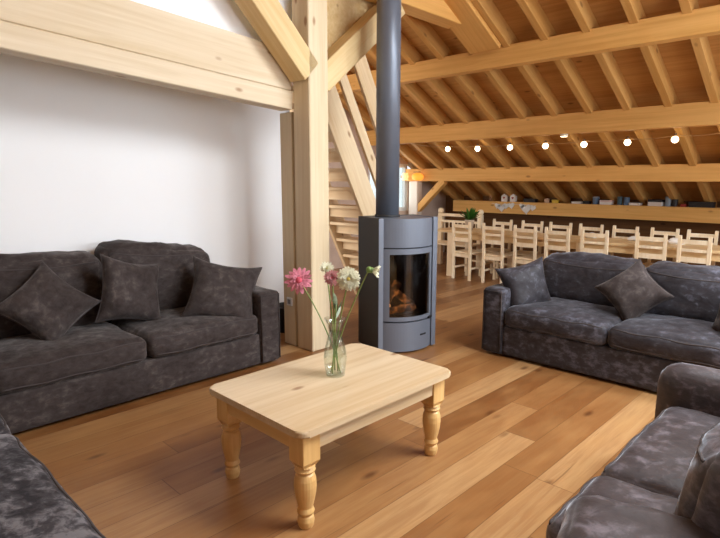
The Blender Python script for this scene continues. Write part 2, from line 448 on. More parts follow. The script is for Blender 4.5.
for x0 in (-.42, .48):
    for a, b in ((x0, x0 + .06), (x0 + .80, x0 + .86)): prism(rw, slope_slab(2.75, 4.15, ZR, -.02, .04), 0, a, b)
    for a, b in ((x0 + .1, x0 + .16), (x0 + .80, x0 + .86)): prism(rw, slope_slab(4.55, 5.60, ZR, -.02, .04), 0, a, b)
    for y in (4.55, 5.54): prism(rw, slope_slab(y, y + .06, ZR, -.02, .04), 0, x0 + .16, x0 + .80)
    for y in (2.75, 4.09): prism(rw, slope_slab(y, y + .06, ZR, -.02, .04), 0, x0 + .06, x0 + .80)
struct('window_3', rw, SKYGL, 'four roof windows in the slope past the sofas', 'window')
bb = bmesh.new()
box(bb, -7.1, 1.6, -4.2, -4.05, 0, 3)
struct('wall_rear', bb, WHITE, 'white wall behind the camera', 'wall')

# ------------------------------------------------------------------ timber frame
tag(obj('timber_post', mbox(-3.89, -3.67, 3.13, 3.35, 0, 3.30, bev=.008), PINE_Z), 'thick squared pale pine post standing between the long sofa and the stove', 'post')
tag(obj('timber_post', mbox(-4.10, -3.93, 3.14, 3.32, 0, 2.145, bev=.006), PINE_Z), 'thinner pale pine post standing just behind the thick post, under the beam end', 'post')
BS = -.0745
zb = lambda y: 2.165 + BS * (y - 3.02)
tag(beam('ceiling_beam', (-3.97, -2.0, zb(-2) + .08), (-3.97, 3.128, zb(3.128) + .08), .16, .158, PINE), 'lower of the two stacked pale pine beams above the long sofa', 'beam', 'stacked mezzanine beams')
tag(beam('ceiling_beam', (-3.965, -2.0, zb(-2) + .161 + .168), (-3.965, 3.128, zb(3.128) + .161 + .168), .15, .335, PINE), 'deep upper beam of the stacked pair, knotty pale pine under the white loft wall', 'beam', 'stacked mezzanine beams')
tag(beam('knee_brace', (-3.77, 3.17, 2.455), (-3.77, 2.345, 3.28), .20, .215, PINE_B), 'diagonal pale pine brace rising from the thick post over the stacked beams', 'brace')
tag(beam('knee_brace', (-3.78, 3.30, 2.395), (-3.78, 4.33, 3.25), .20, .21, PINE_B), 'diagonal pale pine brace rising from the thick post behind the stove flue', 'brace')
tag(beam('tie_beam', (-3.77, -3.4, 3.47), (-3.77, 5.38, 3.40), .22, .32, HONEY), 'long high tie beam running over the thick post to the roof slope', 'beam')
purl = [(5.83, 3.066, .225, 'uppermost of the four long roof purlins, ending above the stove flue'),
        (7.12, 2.405, .255, 'second roof purlin from the top, just above the string of bulbs'),
        (8.39, 1.764, .235, 'third roof purlin from the top, just below the string of bulbs')]
for y, zt, h, lb in purl:
    tag(beam('roof_purlin', (-6.98, y + .07, zt - h / 2), (1.39, y + .07, zt - h / 2), .14, h, HONEY), lb, 'beam', 'roof purlins')
tag(beam('roof_purlin', (-6.44, 9.35, 1.041), (1.39, 9.35, 1.041), .20, .222, HONEY), 'lowest purlin at the eaves, serving as a shelf for small ornaments', 'beam', 'roof purlins')
sl = math.atan(.51); ny, nz = math.sin(sl), math.cos(sl)
def rafter(x, y0=1.65, y1=9.76, w=.08, h=.18):
    a = Vector((x, y0, ZR(y0))) + Vector((0, ny, nz)) * h / 2; b = Vector((x, y1, ZR(y1))) + Vector((0, ny, nz)) * h / 2
    return beam('roof_rafter', a, b, w, h, RAFT, bev=.003)
x = -4.75 - .455 * 4
while x < 1.35:
    if not (-3.95 < x < -3.3 and False):
        tag(rafter(x), 'honey coloured common rafter sloping up under the plank ceiling', 'rafter', 'common roof rafters')
    x += .455
tag(beam('principal_rafter', (-3.63, 1.75, ZR(1.75) + .03), (-3.63, 5.80, ZR(5.80) + .03), .40, .14, HONEY), 'broad flat principal rafter at the end of the tie beam, landing on the uppermost purlin', 'rafter')
# post and brace under the third purlin at the gable
tag(obj('timber_post', mbox(-6.86, -6.66, 8.36, 8.52, 0, 1.527, bev=.006), plain('white_painted_timber', srgb(235, 226, 214), .6)), 'whitish post under the gable end of the third purlin, by the far window', 'post')
tag(beam('knee_brace', (-6.70, 8.45, .98), (-6.08, 8.45, 1.545), .12, .12, HONEY), 'short brace from the whitish gable post up to the third purlin', 'brace')

# ------------------------------------------------------------------ sofas
def sofa(name, label, loc, rz, ns, cw, mats, arm_w=.20, arm_h=.62, depth=.95, seat_d=.66, back_h=(.87, .87), group='sofas around the coffee table', arm_y=0., arm_r=.028,
         tilts=(0, 0), round_arm=False, seat_x=None, seed=0, back_y=.60, base_h=.285, frame_h=.78, seat_h=.455):
    vm, am = mats
    t = thing(name, label, 'sofa', loc, rz, group)
    cws = list(cw) if isinstance(cw, (list, tuple)) else [cw] * ns
    L = sum(cws); x0 = -L / 2
    aws = arm_w if isinstance(arm_w, (list, tuple)) else (arm_w, arm_w)
    rnds = round_arm if isinstance(round_arm, (list, tuple)) else (round_arm, round_arm)
    obj('base', cushion(x0 - .02, x0 + L + .02, .015, depth, .02, base_h, r=.02, puff=0, pf=.004, seed=seed, wr=.002, n=8), am, t, smooth=True)
    for k, s in enumerate((-1, 1)):
        xa, xb = (x0 - aws[0], x0) if s < 0 else (x0 + L, x0 + L + aws[1])
        if rnds[k]:
            bm = cushion(xa, xb, .07, depth, .02, arm_h, r=.07, puff=.02, pf=.02, seed=seed + k, wr=.006, n=14)
            # flared arm: swings in towards the seat at the back
            bmesh.ops.rotate(bm, verts=bm.verts[:], cent=(xa, .11, 0), matrix=Matrix.Rotation(R(-s * -17), 3, 'Z'))
            a = obj('arm', bm, vm, t, smooth=True)
        else:
            a = obj('arm', cushion(xa, xb, arm_y, depth, .02, arm_h, r=arm_r, puff=.006, pf=.004, seed=seed + k, wr=.003, n=10), am, t, smooth=True)
            P = [] if arm_r > .05 else [(xa + .015, arm_y - .004, .04), (xa + .015, arm_y - .004, arm_h - .02), (xb - .015, arm_y - .004, arm_h - .02), (xb - .015, arm_y - .004, .04)]
            if P: obj('piping', tube(bmesh.new(), P, .005, 6), PIPE, a, smooth=True)
    obj('back_frame', cushion(x0 - .01, x0 + L + .01, depth - .20, depth, .25, frame_h, r=.05, puff=.01, pf=.005, seed=seed + 3, wr=.004, n=10), am, t, smooth=True)
    for k in range(ns):
        a, b = x0 + sum(cws[:k]), x0 + sum(cws[:k + 1])
        sbm = cushion(a + .004, b - .004, -.015, seat_d + .08, base_h - .005, seat_h, r=.055, puff=.035, pf=.012, seed=seed + 10 + k, wr=.006)
        tree = BVHTree.FromBMesh(sbm)
        sc = obj('seat_cushion', sbm, vm, t, smooth=True)
        for z in (base_h + .028, seat_h - .022):
            P = []
            for q in range(25):
                hit = tree.ray_cast(Vector((a + .035 + (b - a - .07) * q / 24, -1, z + .004 * math.sin(q * .7 + k))), Vector((0, 1, 0)))[0]
                if hit is not None: P.append(hit)
            obj('piping', tube(bmesh.new(), P, .0055, 6), PIPE, sc, smooth=True)
        bh = back_h[k % len(back_h)]
        bm = cushion(a + .01, b - .01, back_y, back_y + .27, seat_h - .03, bh, r=.085, puff=.02, pf=.045, seed=seed + 20 + k, wr=.014, n=16)
        tl = tilts[k % len(tilts)]
        for v in bm.verts:
            v.co.y += (v.co.z - seat_h) * .16
            v.co.z += (v.co.x - (a + b) / 2) * tl * (v.co.z - seat_h) / .4
        tree = BVHTree.FromBMesh(bm)
        bc = obj('back_cushion', bm, vm, t, smooth=True)
        P = []
        for q in range(25):
            f = q / 24; xx = a + .06 + (b - a - .12) * f
            hit = tree.ray_cast(Vector((xx, -1, bh - .055 - .022 * math.sin(math.pi * f) + (xx - (a + b) / 2) * tl)), Vector((0, 1, 0)))[0]
            if hit is not None: P.append(hit)
        obj('piping', tube(bmesh.new(), P, .005, 6), PIPE, bc, smooth=True)
    return t

sofa('sofa', 'long charcoal velvet sofa against the white wall under the stacked beams', (-3.675, 1.615, 0), R(90), 2, .95, (VEL, VEL), arm_w=.21, arm_h=.625,
     back_h=(1.0, 1.0), tilts=(-.04, -.09), seed=1, back_y=.62)
sofa('sofa', 'slate velvet sofa with its back to the row of dining chairs', (-1.485, 4.2, 0), 0, 2, .885, (VEL_B, VEL_B), arm_w=.205, arm_h=.605, back_h=(.86, .86), tilts=(0, 0), seed=31, back_y=.60)
sofa('sofa', 'brown-grey velvet sofa across the coffee table from the long sofa', (-.70, 2.255, 0), R(-90), 2, (.89, .46), (VEL_C, VEL_C), arm_w=(.21, .32), arm_h=.63, arm_y=-.085, arm_r=.09, back_h=(.85, .85), round_arm=(False, True), seed=51, back_y=.34, seat_d=.5)
sofa('sofa', 'mottled dark velvet sofa opposite the slate sofa, only its seat in view', (-2.5175, .545, 0), R(180), 2, (1.20, .775), (VEL_M, VEL_M), arm_w=.18, arm_h=.60, seed=71, arm_y=.25)

fx = lambda a, b, c: (a, b, c)
pillow('charcoal scatter cushion standing on one corner at the near end of the long sofa', (-4.14, 1.13, .69), (.86, -.10, .50), 42, VEL, .48, .20, 1)
pillow('charcoal scatter cushion propped upright between the two back cushions of the long sofa', (-4.12, 1.70, .715), (.95, .12, .28), -14, VEL, .50, .19, 2)
pillow('charcoal scatter cushion slumped against the far arm of the long sofa', (-3.93, 2.385, .635), (.74, -.30, .60), -16, VEL, .58, .20, 3)
pillow('slate scatter cushion leaning on the left arm of the slate sofa', (-2.32, 4.50, .60), (.80, -.58, .30), 12, VEL_B, .45, .20, 4)
pillow('slate scatter cushion balanced on a corner in the middle of the slate sofa', (-1.465, 4.66, .65), (.08, -.88, .45), 45, VEL, .42, .18, 5)
pillow('dark scatter cushion against the right arm of the slate sofa, at the picture edge', (-.71, 4.52, .63), (-.70, -.60, .35), 10, VEL, .42, .16, 6)

# ------------------------------------------------------------------ coffee table
ct = thing('coffee_table', 'waxed pine coffee table with turned legs in the middle of the sofas', 'table', (-2.06, 1.91, 0))
TX, TY, TZ = .385, .55, .50
bm = bmesh.new(); pts = []
for cx, cy, a0 in ((TX - .045, TY - .045, 0), (-TX + .045, TY - .045, 90), (-TX + .045, -TY + .045, 180), (TX - .045, -TY + .045, 270)):
    for k in range(7): a = R(a0 + 15 * k); pts.append((cx + .045 * math.cos(a), cy + .045 * math.sin(a)))
prism(bm, pts, 2, TZ - .032, TZ)
es = [e for e in bm.edges if abs(e.verts[0].co.z - e.verts[1].co.z) < 1e-6]
bmesh.ops.bevel(bm, geom=es, offset=.011, segments=3, profile=.5, affect='EDGES')
obj('tabletop', bm, TABLE, ct)
LX, LY = TX - .085, TY - .085
for sx in (-1, 1):
    for sy in (-1, 1):
        bm = bmesh.new(); cx, cy = sx * LX, sy * LY
        box(bm, cx - .05, cx + .05, cy - .05, cy + .05, .325, TZ - .032, bev=.003)
        # chamfered foot of the square block
        r = bmesh.ops.create_cone(bm, segments=4, radius1=.045, radius2=.0705, depth=.03, cap_ends=True)
        for v in r['verts']:
            v.co = Matrix.Rotation(R(45), 3, 'Z') @ v.co; v.co += Vector((cx, cy, .311))
        lathe(bm, [(.030, .0), (.036, .012), (.040, .035), (.036, .055), (.031, .062), (.037, .070), (.041, .080), (.037, .092), (.034, .100), (.041, .13), (.049, .17), (.052, .205), (.050, .235), (.043, .258), (.036, .266),
                   (.043, .272), (.048, .280), (.043, .289), (.040, .293), (.048, .299), (.044, .306)], 24, (cx, cy, 0))
        obj('leg', bm, TABLE_Z, ct)
for s in (-1, 1):
    obj('apron', mbox(s * LX - .011 + s * .03, s * LX + .011 + s * .03, -LY + .05, LY - .05, .378, TZ - .032), TABLE, ct)
    obj('apron', mbox(-LX + .05, LX - .05, s * LY - .011 + s * .03, s * LY + .011 + s * .03, .378, TZ - .032), TABLE_X, ct)

# ------------------------------------------------------------------ vase and flowers
VX, VY = -2.095, 1.945
vz = thing('glass_vase', 'waisted clear glass vase holding gerberas on the coffee table', 'vase', (VX, VY, .5005))
prof = [(.050, .0), (.052, .01), (.058, .05), (.064, .10), (.058, .15), (.044, .20), (.034, .245), (.033, .26), (.042, .29), (.058, .318)]
inner = [(r - .004, z + (.012 if i == 0 else 0)) for i, (r, z) in enumerate(prof)]
bm = bmesh.new(); seg = 28
lathe(bm, prof + inner[::-1], seg, cap=True)
obj('vase_body', bm, GLASS, vz, smooth=True)
STEM = plain('flower_stem', srgb(120, 138, 70), .5); LEAF = plain('flower_leaf', srgb(110, 140, 70), .5)
PINK = plain('pink_petal', srgb(240, 160, 178), .6); PINK2 = plain('dusky_pink_petal', srgb(214, 150, 150), .6)
CREAM = plain('cream_petal', srgb(244, 240, 214), .6); YEL = plain('flower_eye', srgb(212, 190, 92), .7); PEYE = plain('pink_flower_eye', srgb(206, 84, 104), .7)
def flower(label, head, normal, r, petal, eye, foot, n=22, layers=3, bud=False, cup=.25):
    t = thing('gerbera', label, 'flower', (VX, VY, .515), 0, 'flowers in the glass vase')
    h = Vector(head) - Vector((VX, VY, .515)); f = Vector(foot); nrm = Vector(normal).normalized()
    neck = Vector((f.x * -.35 + h.x * .10, f.y * -.35 + h.y * .10, .25))
    P = []
    for k in range(17):
        q = k / 16
        # quadratic through foot, neck, head
        P.append(f * (1 - q) ** 2 + 2 * q * (1 - q) * (neck * 1.0) + (h - nrm * .01) * q * q)
    obj('stem', tube(bmesh.new(), P, .0035, 8), STEM, t, smooth=True)
    ux = nrm.orthogonal().normalized(); uy = nrm.cross(ux)
    bm = bmesh.new()
    for L in range(layers):
        rr = r * (1 - .22 * L); tilt = cup + .28 * L
        for k in range(n - 4 * L):
            a = 2 * math.pi * (k + .5 * L) / (n - 4 * L) + rnd.uniform(-.06, .06); tl = tilt + rnd.uniform(-.1, .1)
            dr = (ux * math.cos(a) + uy * math.sin(a)); sd = nrm.cross(dr)
            w = r * .13; rl = rr * rnd.uniform(.9, 1.05); prevp = None
            for s_, ww in ((.12, .5), (.45, 1.), (.8, 1.), (1., .35)):
                c = h + dr * (rl * s_ * math.cos(tl)) + nrm * (rl * s_ * math.sin(tl) - rl * .18 * s_ * s_)
                cur = (bm.verts.new(c - sd * w * ww), bm.verts.new(c + nrm * .002), bm.verts.new(c + sd * w * ww))
                if prevp:
                    bm.faces.new((prevp[0], prevp[1], cur[1], cur[0])); bm.faces.new((prevp[1], prevp[2], cur[2], cur[1]))
                prevp = cur
    bmesh.ops.solidify(bm, geom=bm.faces[:], thickness=.0008)
    obj('petals', bm, petal, t, smooth=True)
    bm = bmesh.new(); bmesh.ops.create_icosphere(bm, subdivisions=2, radius=r * (.24 if n < 22 else .16))
    for v in bm.verts:
        d = v.co.dot(nrm); v.co = v.co - nrm * d * .45 + h + nrm * r * .12
    obj('flower_eye', bm, eye, t, smooth=True)
    if True:
        bm = bmesh.new(); bmesh.ops.create_icosphere(bm, subdivisions=2, radius=r * .26)
        for v in bm.verts: v.co += h - nrm * r * .12
        obj('sepals', bm, LEAF, t, smooth=True)
    return t
flower('spiky pink gerbera leaning out to one side of the vase', (-2.38, 1.935, .99), (.74, -.62, .22), .082, PINK, PEYE, (.03, .01, 0), 15, 3, cup=.10)
flower('white flower seen half from behind, rising over the middle of the vase', (-2.175, 1.96, 1.07), (.55, -.35, .75), .050, CREAM, YEL, (-.025, .02, 0), 16, 3, cup=.6)
flower('small dusky pink bloom tucked between the two white flowers', (-2.115, 1.945, 1.035), (.6, -.6, .25), .050, PINK2, PEYE, (.01, -.03, 0), 18, 3, cup=.5)
flower('round white gerbera facing the room squarely', (-1.975, 1.93, 1.05), (.70, -.70, .10), .066, CREAM, YEL, (-.03, 0, 0), 26, 3, cup=.08)
flower('half-open greenish white bud pointing away at the top of the bunch', (-1.875, 1.99, 1.10), (.75, .45, -.15), .066, CREAM, LEAF, (-.02, -.015, 0), 10, 2, cup=.95)
t = thing('leafy_stem', 'pale leafy stem standing in the mouth of the vase', 'flower', (VX, VY, .515), 0, 'flowers in the glass vase')
obj('stem', tube(bmesh.new(), [(.0, .02, .0), (.0, 0, .25), (-.005, .015, .40)], .004, 8), STEM, t, smooth=True)
bm = bmesh.new()
for k in range(5):
    a = k * 1.3; dr = Vector((math.cos(a), math.sin(a), 0)); sd = Vector((-math.sin(a), math.cos(a), 0)); pv = None
    for s_, ww in ((0, .2), (.35, 1), (.7, .9), (1, .1)):
        c = Vector((0, .01, .30 + .018 * k)) + dr * .035 * s_ + Vector((0, 0, .075 * s_)); cur = (bm.verts.new(c - sd * .012 * ww), bm.verts.new(c + sd * .012 * ww))
        if pv: bm.faces.new((pv[0], pv[1], cur[1], cur[0]))
        pv = cur
bmesh.ops.solidify(bm, geom=bm.faces[:], thickness=.001)
obj('leaves', bm, plain('pale_leaf', srgb(176, 188, 160), .5), t, smooth=True)

# ------------------------------------------------------------------ wood stove
st = thing('wood_stove', 'blue-grey steel wood stove with a curved glass door and tall flue', 'stove', (-3.29, 3.85, 0), R(71))
HW, HD, HT = .305, .20, 1.22
for s in (-1, 1):
    xa, xb = (-HW, -HW + .045) if s < 0 else (HW - .045, HW)
    sp = obj('side_panel', mbox(xa, xb, -HD, HD, .012, HT, bev=.004), STEEL_D if s < 0 else STEEL, st)  # left panel darker: the shade on that side is put into its colour
    obj('edge_strip', mbox(xa, xb, -HD - .006, -HD, .012, HT), STEEL, sp)
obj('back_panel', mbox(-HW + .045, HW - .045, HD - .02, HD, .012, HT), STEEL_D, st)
c = HW - .05; sag = .10; RR = c * c / (2 * sag) + sag / 2; AM = math.asin(c / RR); CY = -HD + .005 - sag + RR
def arc(rad, a0, a1, n=20): return [(rad * math.sin(a0 + (a1 - a0) * k / n), CY - rad * math.cos(a0 + (a1 - a0) * k / n)) for k in range(n + 1)]
def arcpanel(bm, z0, z1, th=.02, a0=None, a1=None, ro=None):
    a0 = -AM if a0 is None else a0; a1 = AM if a1 is None else a1; ro = ro or RR
    return prism(bm, arc(ro, a0, a1) + arc(ro - th, a1, a0), 2, z0, z1)
full = arc(RR, -AM, AM)
obj('top_plate', prism(bmesh.new(), arc(RR - .004, -AM, AM) + [(HW - .045, HD - .02), (-HW + .045, HD - .02)], 2, HT - .03, HT - .005), STEEL, st)
obj('front_panel', arcpanel(bmesh.new(), .962, HT - .012, .02), STEEL, st, smooth=False)
obj('inner_wall', arcpanel(bmesh.new(), .02, HT - .04, .01, ro=RR - .035, a0=AM - .02, a1=AM), BLACK, st)
dr = bmesh.new(); wa = .80 * AM
arcpanel(dr, .903, .952, .022); arcpanel(dr, .298, .334, .022)
arcpanel(dr, .334, .903, .022, -AM, -wa); arcpanel(dr, .334, .903, .022, wa, AM)
door = obj('stove_door', dr, STEEL, st)
obj('glass', arcpanel(bmesh.new(), .330, .907, .004, -wa - .01, wa + .01, RR - .010), DOORGL, door)
obj('handle', arcpanel(bmesh.new(), .288, .306, .016, AM * .72, AM * 1.0, RR + .014), BLACK, door)
dw = obj('ash_drawer', arcpanel(bmesh.new(), .018, .284, .022), STEEL, st)
obj('handle_slot', arcpanel(bmesh.new(), .148, .164, .004, AM * .30, AM * .60, RR + .001), BLACK, dw)
fb = bmesh.new()
box(fb, -HW + .05, HW - .05, -.13, HD - .03, .285, .325); box(fb, -HW + .05, HW - .05, -.13, HD - .03, .91, .94)
box(fb, -HW + .05, HW - .05, HD - .05, HD - .03, .325, .91)
for s in (-1, 1): box(fb, *sorted((s * (HW - .06), s * (HW - .05))), -.13, HD - .03, .325, .91)
obj('firebox', fb, SOOT, st)
obj('flue_pipe', lathe(bmesh.new(), [(.108, HT - .006), (.108, 4.05)], 40, (-.06, .085, 0)), FLUE, st, smooth=True)
fl = obj('flue_collar', lathe(bmesh.new(), [(.118, HT - .006), (.118, HT + .015)], 40, (-.06, .085, 0)), STEEL_D, st, smooth=True)
def log(label, p0, p1, r):
    Mx = Matrix.Translation((-3.29, 3.85, 0)) @ Matrix.Rotation(R(71), 4, 'Z')
    n = 9; P = [Vector(p0).lerp(Vector(p1), k / n) + Vector((0, 0, rnd.uniform(-.004, .004))) for k in range(n + 1)]
    bm = tube(bmesh.new(), [Mx @ p for p in P], [r * rnd.uniform(.88, 1.05) for _ in P], 10)
    return tag(obj('firewood_log', bm, EMBER, smooth=True), label, 'log', 'logs burning in the stove')
log('charred log lying across the stove grate at the front', (-.17, -.10, .36), (.16, -.05, .365), .036)
log('glowing log leaning up at an angle inside the stove', (-.13, .03, .37), (.06, .08, .58), .042)
log('glowing log crossing behind the leaning one in the stove', (.17, .00, .37), (-.04, .12, .56), .040)
fm = bmesh.new()
Mx = Matrix.Translation((-3.29, 3.85, 0)) @ Matrix.Rotation(R(71), 4, 'Z')
for k in range(4):
    px, py = -.17 + .026 * k, -.03 + .012 * (k % 3); hh = .03 + .03 * ((k * 37) % 5) / 5
    tube(fm, [Mx @ Vector((px + .008 * math.sin(q * 2 + k), py, .375 + hh * q / 4)) for q in range(5)], [.010, .012, .009, .005, .001], 8)
tag(obj('flame', fm, FLAME, smooth=True), 'small orange flames licking up among the stove logs', 'fire', kind='stuff')

# ------------------------------------------------------------------ stairs behind the stove
sa = Vector((0, 1, -1.82)).normalized()          # direction of descent
stt = thing('loft_stairs', 'steep open-backed pale wooden stairs rising behind the stove', 'stairs', (-4.6, 5.0, 0))
def sbeam(name, x, a, b, w, h, mat=STAIRW):
    o = beam(name, (x + 4.6, a[0] - 5, a[1]), (x + 4.6, b[0] - 5, b[1]), w, h, mat, bev=.003); o.parent = stt
    return o
# centre line of the near stringer passes (4.17, 2.0)
cl = lambda z: 4.115 + (2.05 - z) / 1.90
sbeam('stringer', -4.32, (cl(2.95), 2.95), (cl(.12), .12), .045, .27)
sbeam('stringer', -4.98, (cl(2.95), 2.95), (cl(.12), .12), .045, .27)
for k in range(13):
    z = .21 * (k + 1) - .02
    obj('tread', mbox(-.357, .257, cl(z) - 5.13, cl(z) - 4.88, z - .018, z + .018, bev=.003), STAIRW, stt)
    obj('riser', mbox(-.357, .257, cl(z) - 5.02, cl(z) - 5.0, z - .125, z - .018), STAIRW, stt)
sbeam('rail', -4.30, (cl(2.90) + .30, 2.90), (cl(.5) + .30, .5), .04, .115)
sbeam('handrail', -4.30, (cl(2.98) + .66, 2.98), (cl(1.82) + .66, 1.82), .04, .20)
sbeam('newel_post', -4.32, (cl(1.95) + .69, .01), (cl(1.95) + .691, 1.95), .05, .06)

# ------------------------------------------------------------------ dining table, chairs, bench
dt = thing('dining_table', 'very long pale pine dining table between two rows of chairs', 'table', (-3.1, 7.62, 0))
obj('tabletop', mbox(-2.36, 2.4, -.32, .32, .715, .75, bev=.004), DTABLE, dt)
for s in (-1, 1): obj('apron', mbox(-2.0, 2.05, s * .26 - .012, s * .26 + .012, .62, .715), DTABLE, dt)
for s in (-1, 1): obj('apron', mbox(s * 2.04 - .012, s * 2.04 + .012, -.25, .25, .62, .715), DTABLE, dt)
for x in (-2.04, .08, 2.09):
    for s in (-1, 1): obj('leg', mbox(x - .05, x + .05, s * .26 - .04, s * .26 + .04, 0, .715, bev=.004), CHAIRW, dt)

def make_chair(label, loc, rz, group):
    t = thing('dining_chair', label, 'chair', loc, rz, group)   # origin at back posts, chair faces local +Y
    for s in (-1, 1):
        x = s * .155
        bm = bmesh.new()
        prism(bm, [(-.018 - .0, .0), (.018, .0), (.018, .43), (-.012, .88), (-.022, .915), (-.040, .915), (-.048, .88), (-.018, .43)], 0, x - .018, x + .018)
        obj('back_post', bm, CHAIRW, t)
        obj('front_leg', mbox(x - .018, x + .018, .335, .371, 0, .415), CHAIRW, t)
        obj('stretcher', mbox(x - .010, x + .010, .018, .335, .17, .20), CHAIRW, t)
    sm = cushion(-.185, .185, .01, .40, .412, .442, r=.012, puff=0, pf=.01, wr=0, n=6)
    obj('seat', sm, CHAIRW, t, smooth=False)
    for z, h, y in ((.845, .05, -.027), (.745, .035, -.021), (.635, .06, -.014)):
        bm = bmesh.new(); n = 8; q = [(-.15 + .30 * k / n, y - .012 * math.sin(math.pi * k / n)) for k in range(n + 1)]
        prism(bm, [(a, b - .008) for a, b in q] + [(a, b + .008) for a, b in q[::-1]], 2, z - h / 2, z + h / 2)
        obj('back_slat', bm, CHAIRW, t)
    for y in (.0, .353): obj('seat_rail', mbox(-.14, .14, y - .010, y + .010, .36, .412), CHAIRW, t)
    obj('stretcher', mbox(-.14, .14, .345, .361, .25, .275), CHAIRW, t)
    return t
GN, GF = 'dining chairs on the near side of the long table', 'dining chairs on the far side of the long table'
nears = [(-4.81, 'end ladder-back dining chair nearest the stove'), (-4.27, 'second ladder-back dining chair from the stove, on the near side'), (-3.75, 'third ladder-back dining chair from the stove, on the near side, clear of the sofa'),
         (-3.27, 'fourth near-side dining chair from the stove, rising behind the slate sofa'), (-2.78, 'fifth near-side dining chair from the stove, behind the left back cushion'),
         (-2.10, 'sixth near-side dining chair from the stove, behind the gap of the sofa cushions'), (-1.63, 'seventh near-side dining chair from the stove, cropped by the picture edge')]
proto = None
for i, (x, lb) in enumerate(nears):
    y = 7.20 + rnd.uniform(-.015, .015); rz = R(rnd.uniform(-3, 3))
    if proto is None: proto = make_chair(lb, (x, y, 0), rz, GN)
    else: dup(proto, (x, y, 0), rz, lb)
fars = [(-4.62, 'far-side dining chair facing us at the stove end, seen between the first two near chairs'), (-4.10, 'far-side dining chair facing us, second from the stove end'), (-3.64, 'far-side dining chair facing us, third from the stove end'),
        (-3.18, 'far-side dining chair facing us, fourth from the stove end'), (-2.70, 'far-side dining chair facing us, fifth from the stove end'), (-2.20, 'far-side dining chair facing us, sixth from the stove end'), (-1.76, 'far-side dining chair facing us, last before the picture edge')]
for x, lb in fars:
    c = dup(proto, (x, 8.04 + rnd.uniform(-.01, .01), 0), R(180 + rnd.uniform(-3, 3)), lb); c['group'] = GF
bn = thing('wooden_bench', 'pale wooden settle with a railed back at the far end of the dining table', 'bench', (-5.60, 8.22, 0))
for s in (-1, 1):
    bm = bmesh.new(); box(bm, s * .42 - .04, s * .42 + .04, .02, .10, 0, .95, bev=.004)
    lathe(bm, [(.03, .95), (.05, .965), (.055, 1.0), (.045, 1.03), (.02, 1.045)], 16, (s * .42, .06, 0)); obj('back_post', bm, CHAIRW, bn)
    obj('front_leg', mbox(s * .42 - .03, s * .42 + .03, -.34, -.28, 0, .42), CHAIRW, bn)
obj('seat', mbox(-.46, .46, -.36, .10, .42, .45, bev=.004), CHAIRW, bn)
obj('top_rail', mbox(-.38, .38, .04, .08, .90, .95), CHAIRW, bn)
obj('middle_rail', mbox(-.38, .38, .04, .08, .79, .83), CHAIRW, bn); obj('lower_rail', mbox(-.38, .38, .045, .075, .60, .65), CHAIRW, bn)
for k in range(8): obj('spindle', lathe(bmesh.new(), [(.008, .65), (.016, .70), (.009, .74), (.010, .79)], 8, (-.33 + .66 * k / 7, .06, 0)), CHAIRW, bn, smooth=True)

# plant on the dining table
pp = thing('potted_plant', 'small leafy green plant in a pale pot near the stove end of the dining table', 'plant', (-4.97, 7.62, .7505))
obj('pot', lathe(bmesh.new(), [(.055, 0), (.075, .14), (.08, .145), (.08, .16), (.06, .16)], 20), plain('pale_pot', srgb(200, 182, 160), .6), pp, smooth=True)
bm = bmesh.new()
for k in range(46):
    a = rnd.uniform(0, 6.28); el = rnd.uniform(.3, 1.4); Ln = rnd.uniform(.14, .26)
    dv = Vector((math.cos(a) * math.cos(el), math.sin(a) * math.cos(el), math.sin(el))); sd = Vector((-math.sin(a), math.cos(a), 0)); pv = None
    for s_, ww in ((0, .2), (.4, .7), (.75, 1), (1, .1)):
        c = Vector((0, 0, .14)) + dv * Ln * s_; cur = (bm.verts.new(c - sd * .022 * ww), bm.verts.new(c + sd * .022 * ww + Vector((0, 0, .006))))
        if pv: bm.faces.new((pv[0], pv[1], cur[1], cur[0]))
        pv = cur
bmesh.ops.solidify(bm, geom=bm.faces[:], thickness=.001)
obj('leaves', bm, plain('plant_leaf', srgb(72, 132, 48), .5), pp)
TOWEL = plain('white_cloth', srgb(236, 230, 222), .8)
def napkin(label, x, y, w=.14):
    bm = cushion(-w / 2, w / 2, -.06, .06, 0, .05, r=.022, puff=.02, pf=.01, seed=x, wr=.012, n=8)
    tag(obj('folded_napkin', bm, TOWEL, loc=(x, y, .7515), smooth=True), label, 'napkin', 'white cloths on the dining table')
napkin('crumpled white napkin on the dining table behind the fourth near chair', -3.02, 7.72)
napkin('crumpled white napkin on the dining table behind the fifth near chair', -2.47, 7.72)
napkin('crumpled white napkin on the dining table, furthest from the stove', -1.95, 7.72, .17)

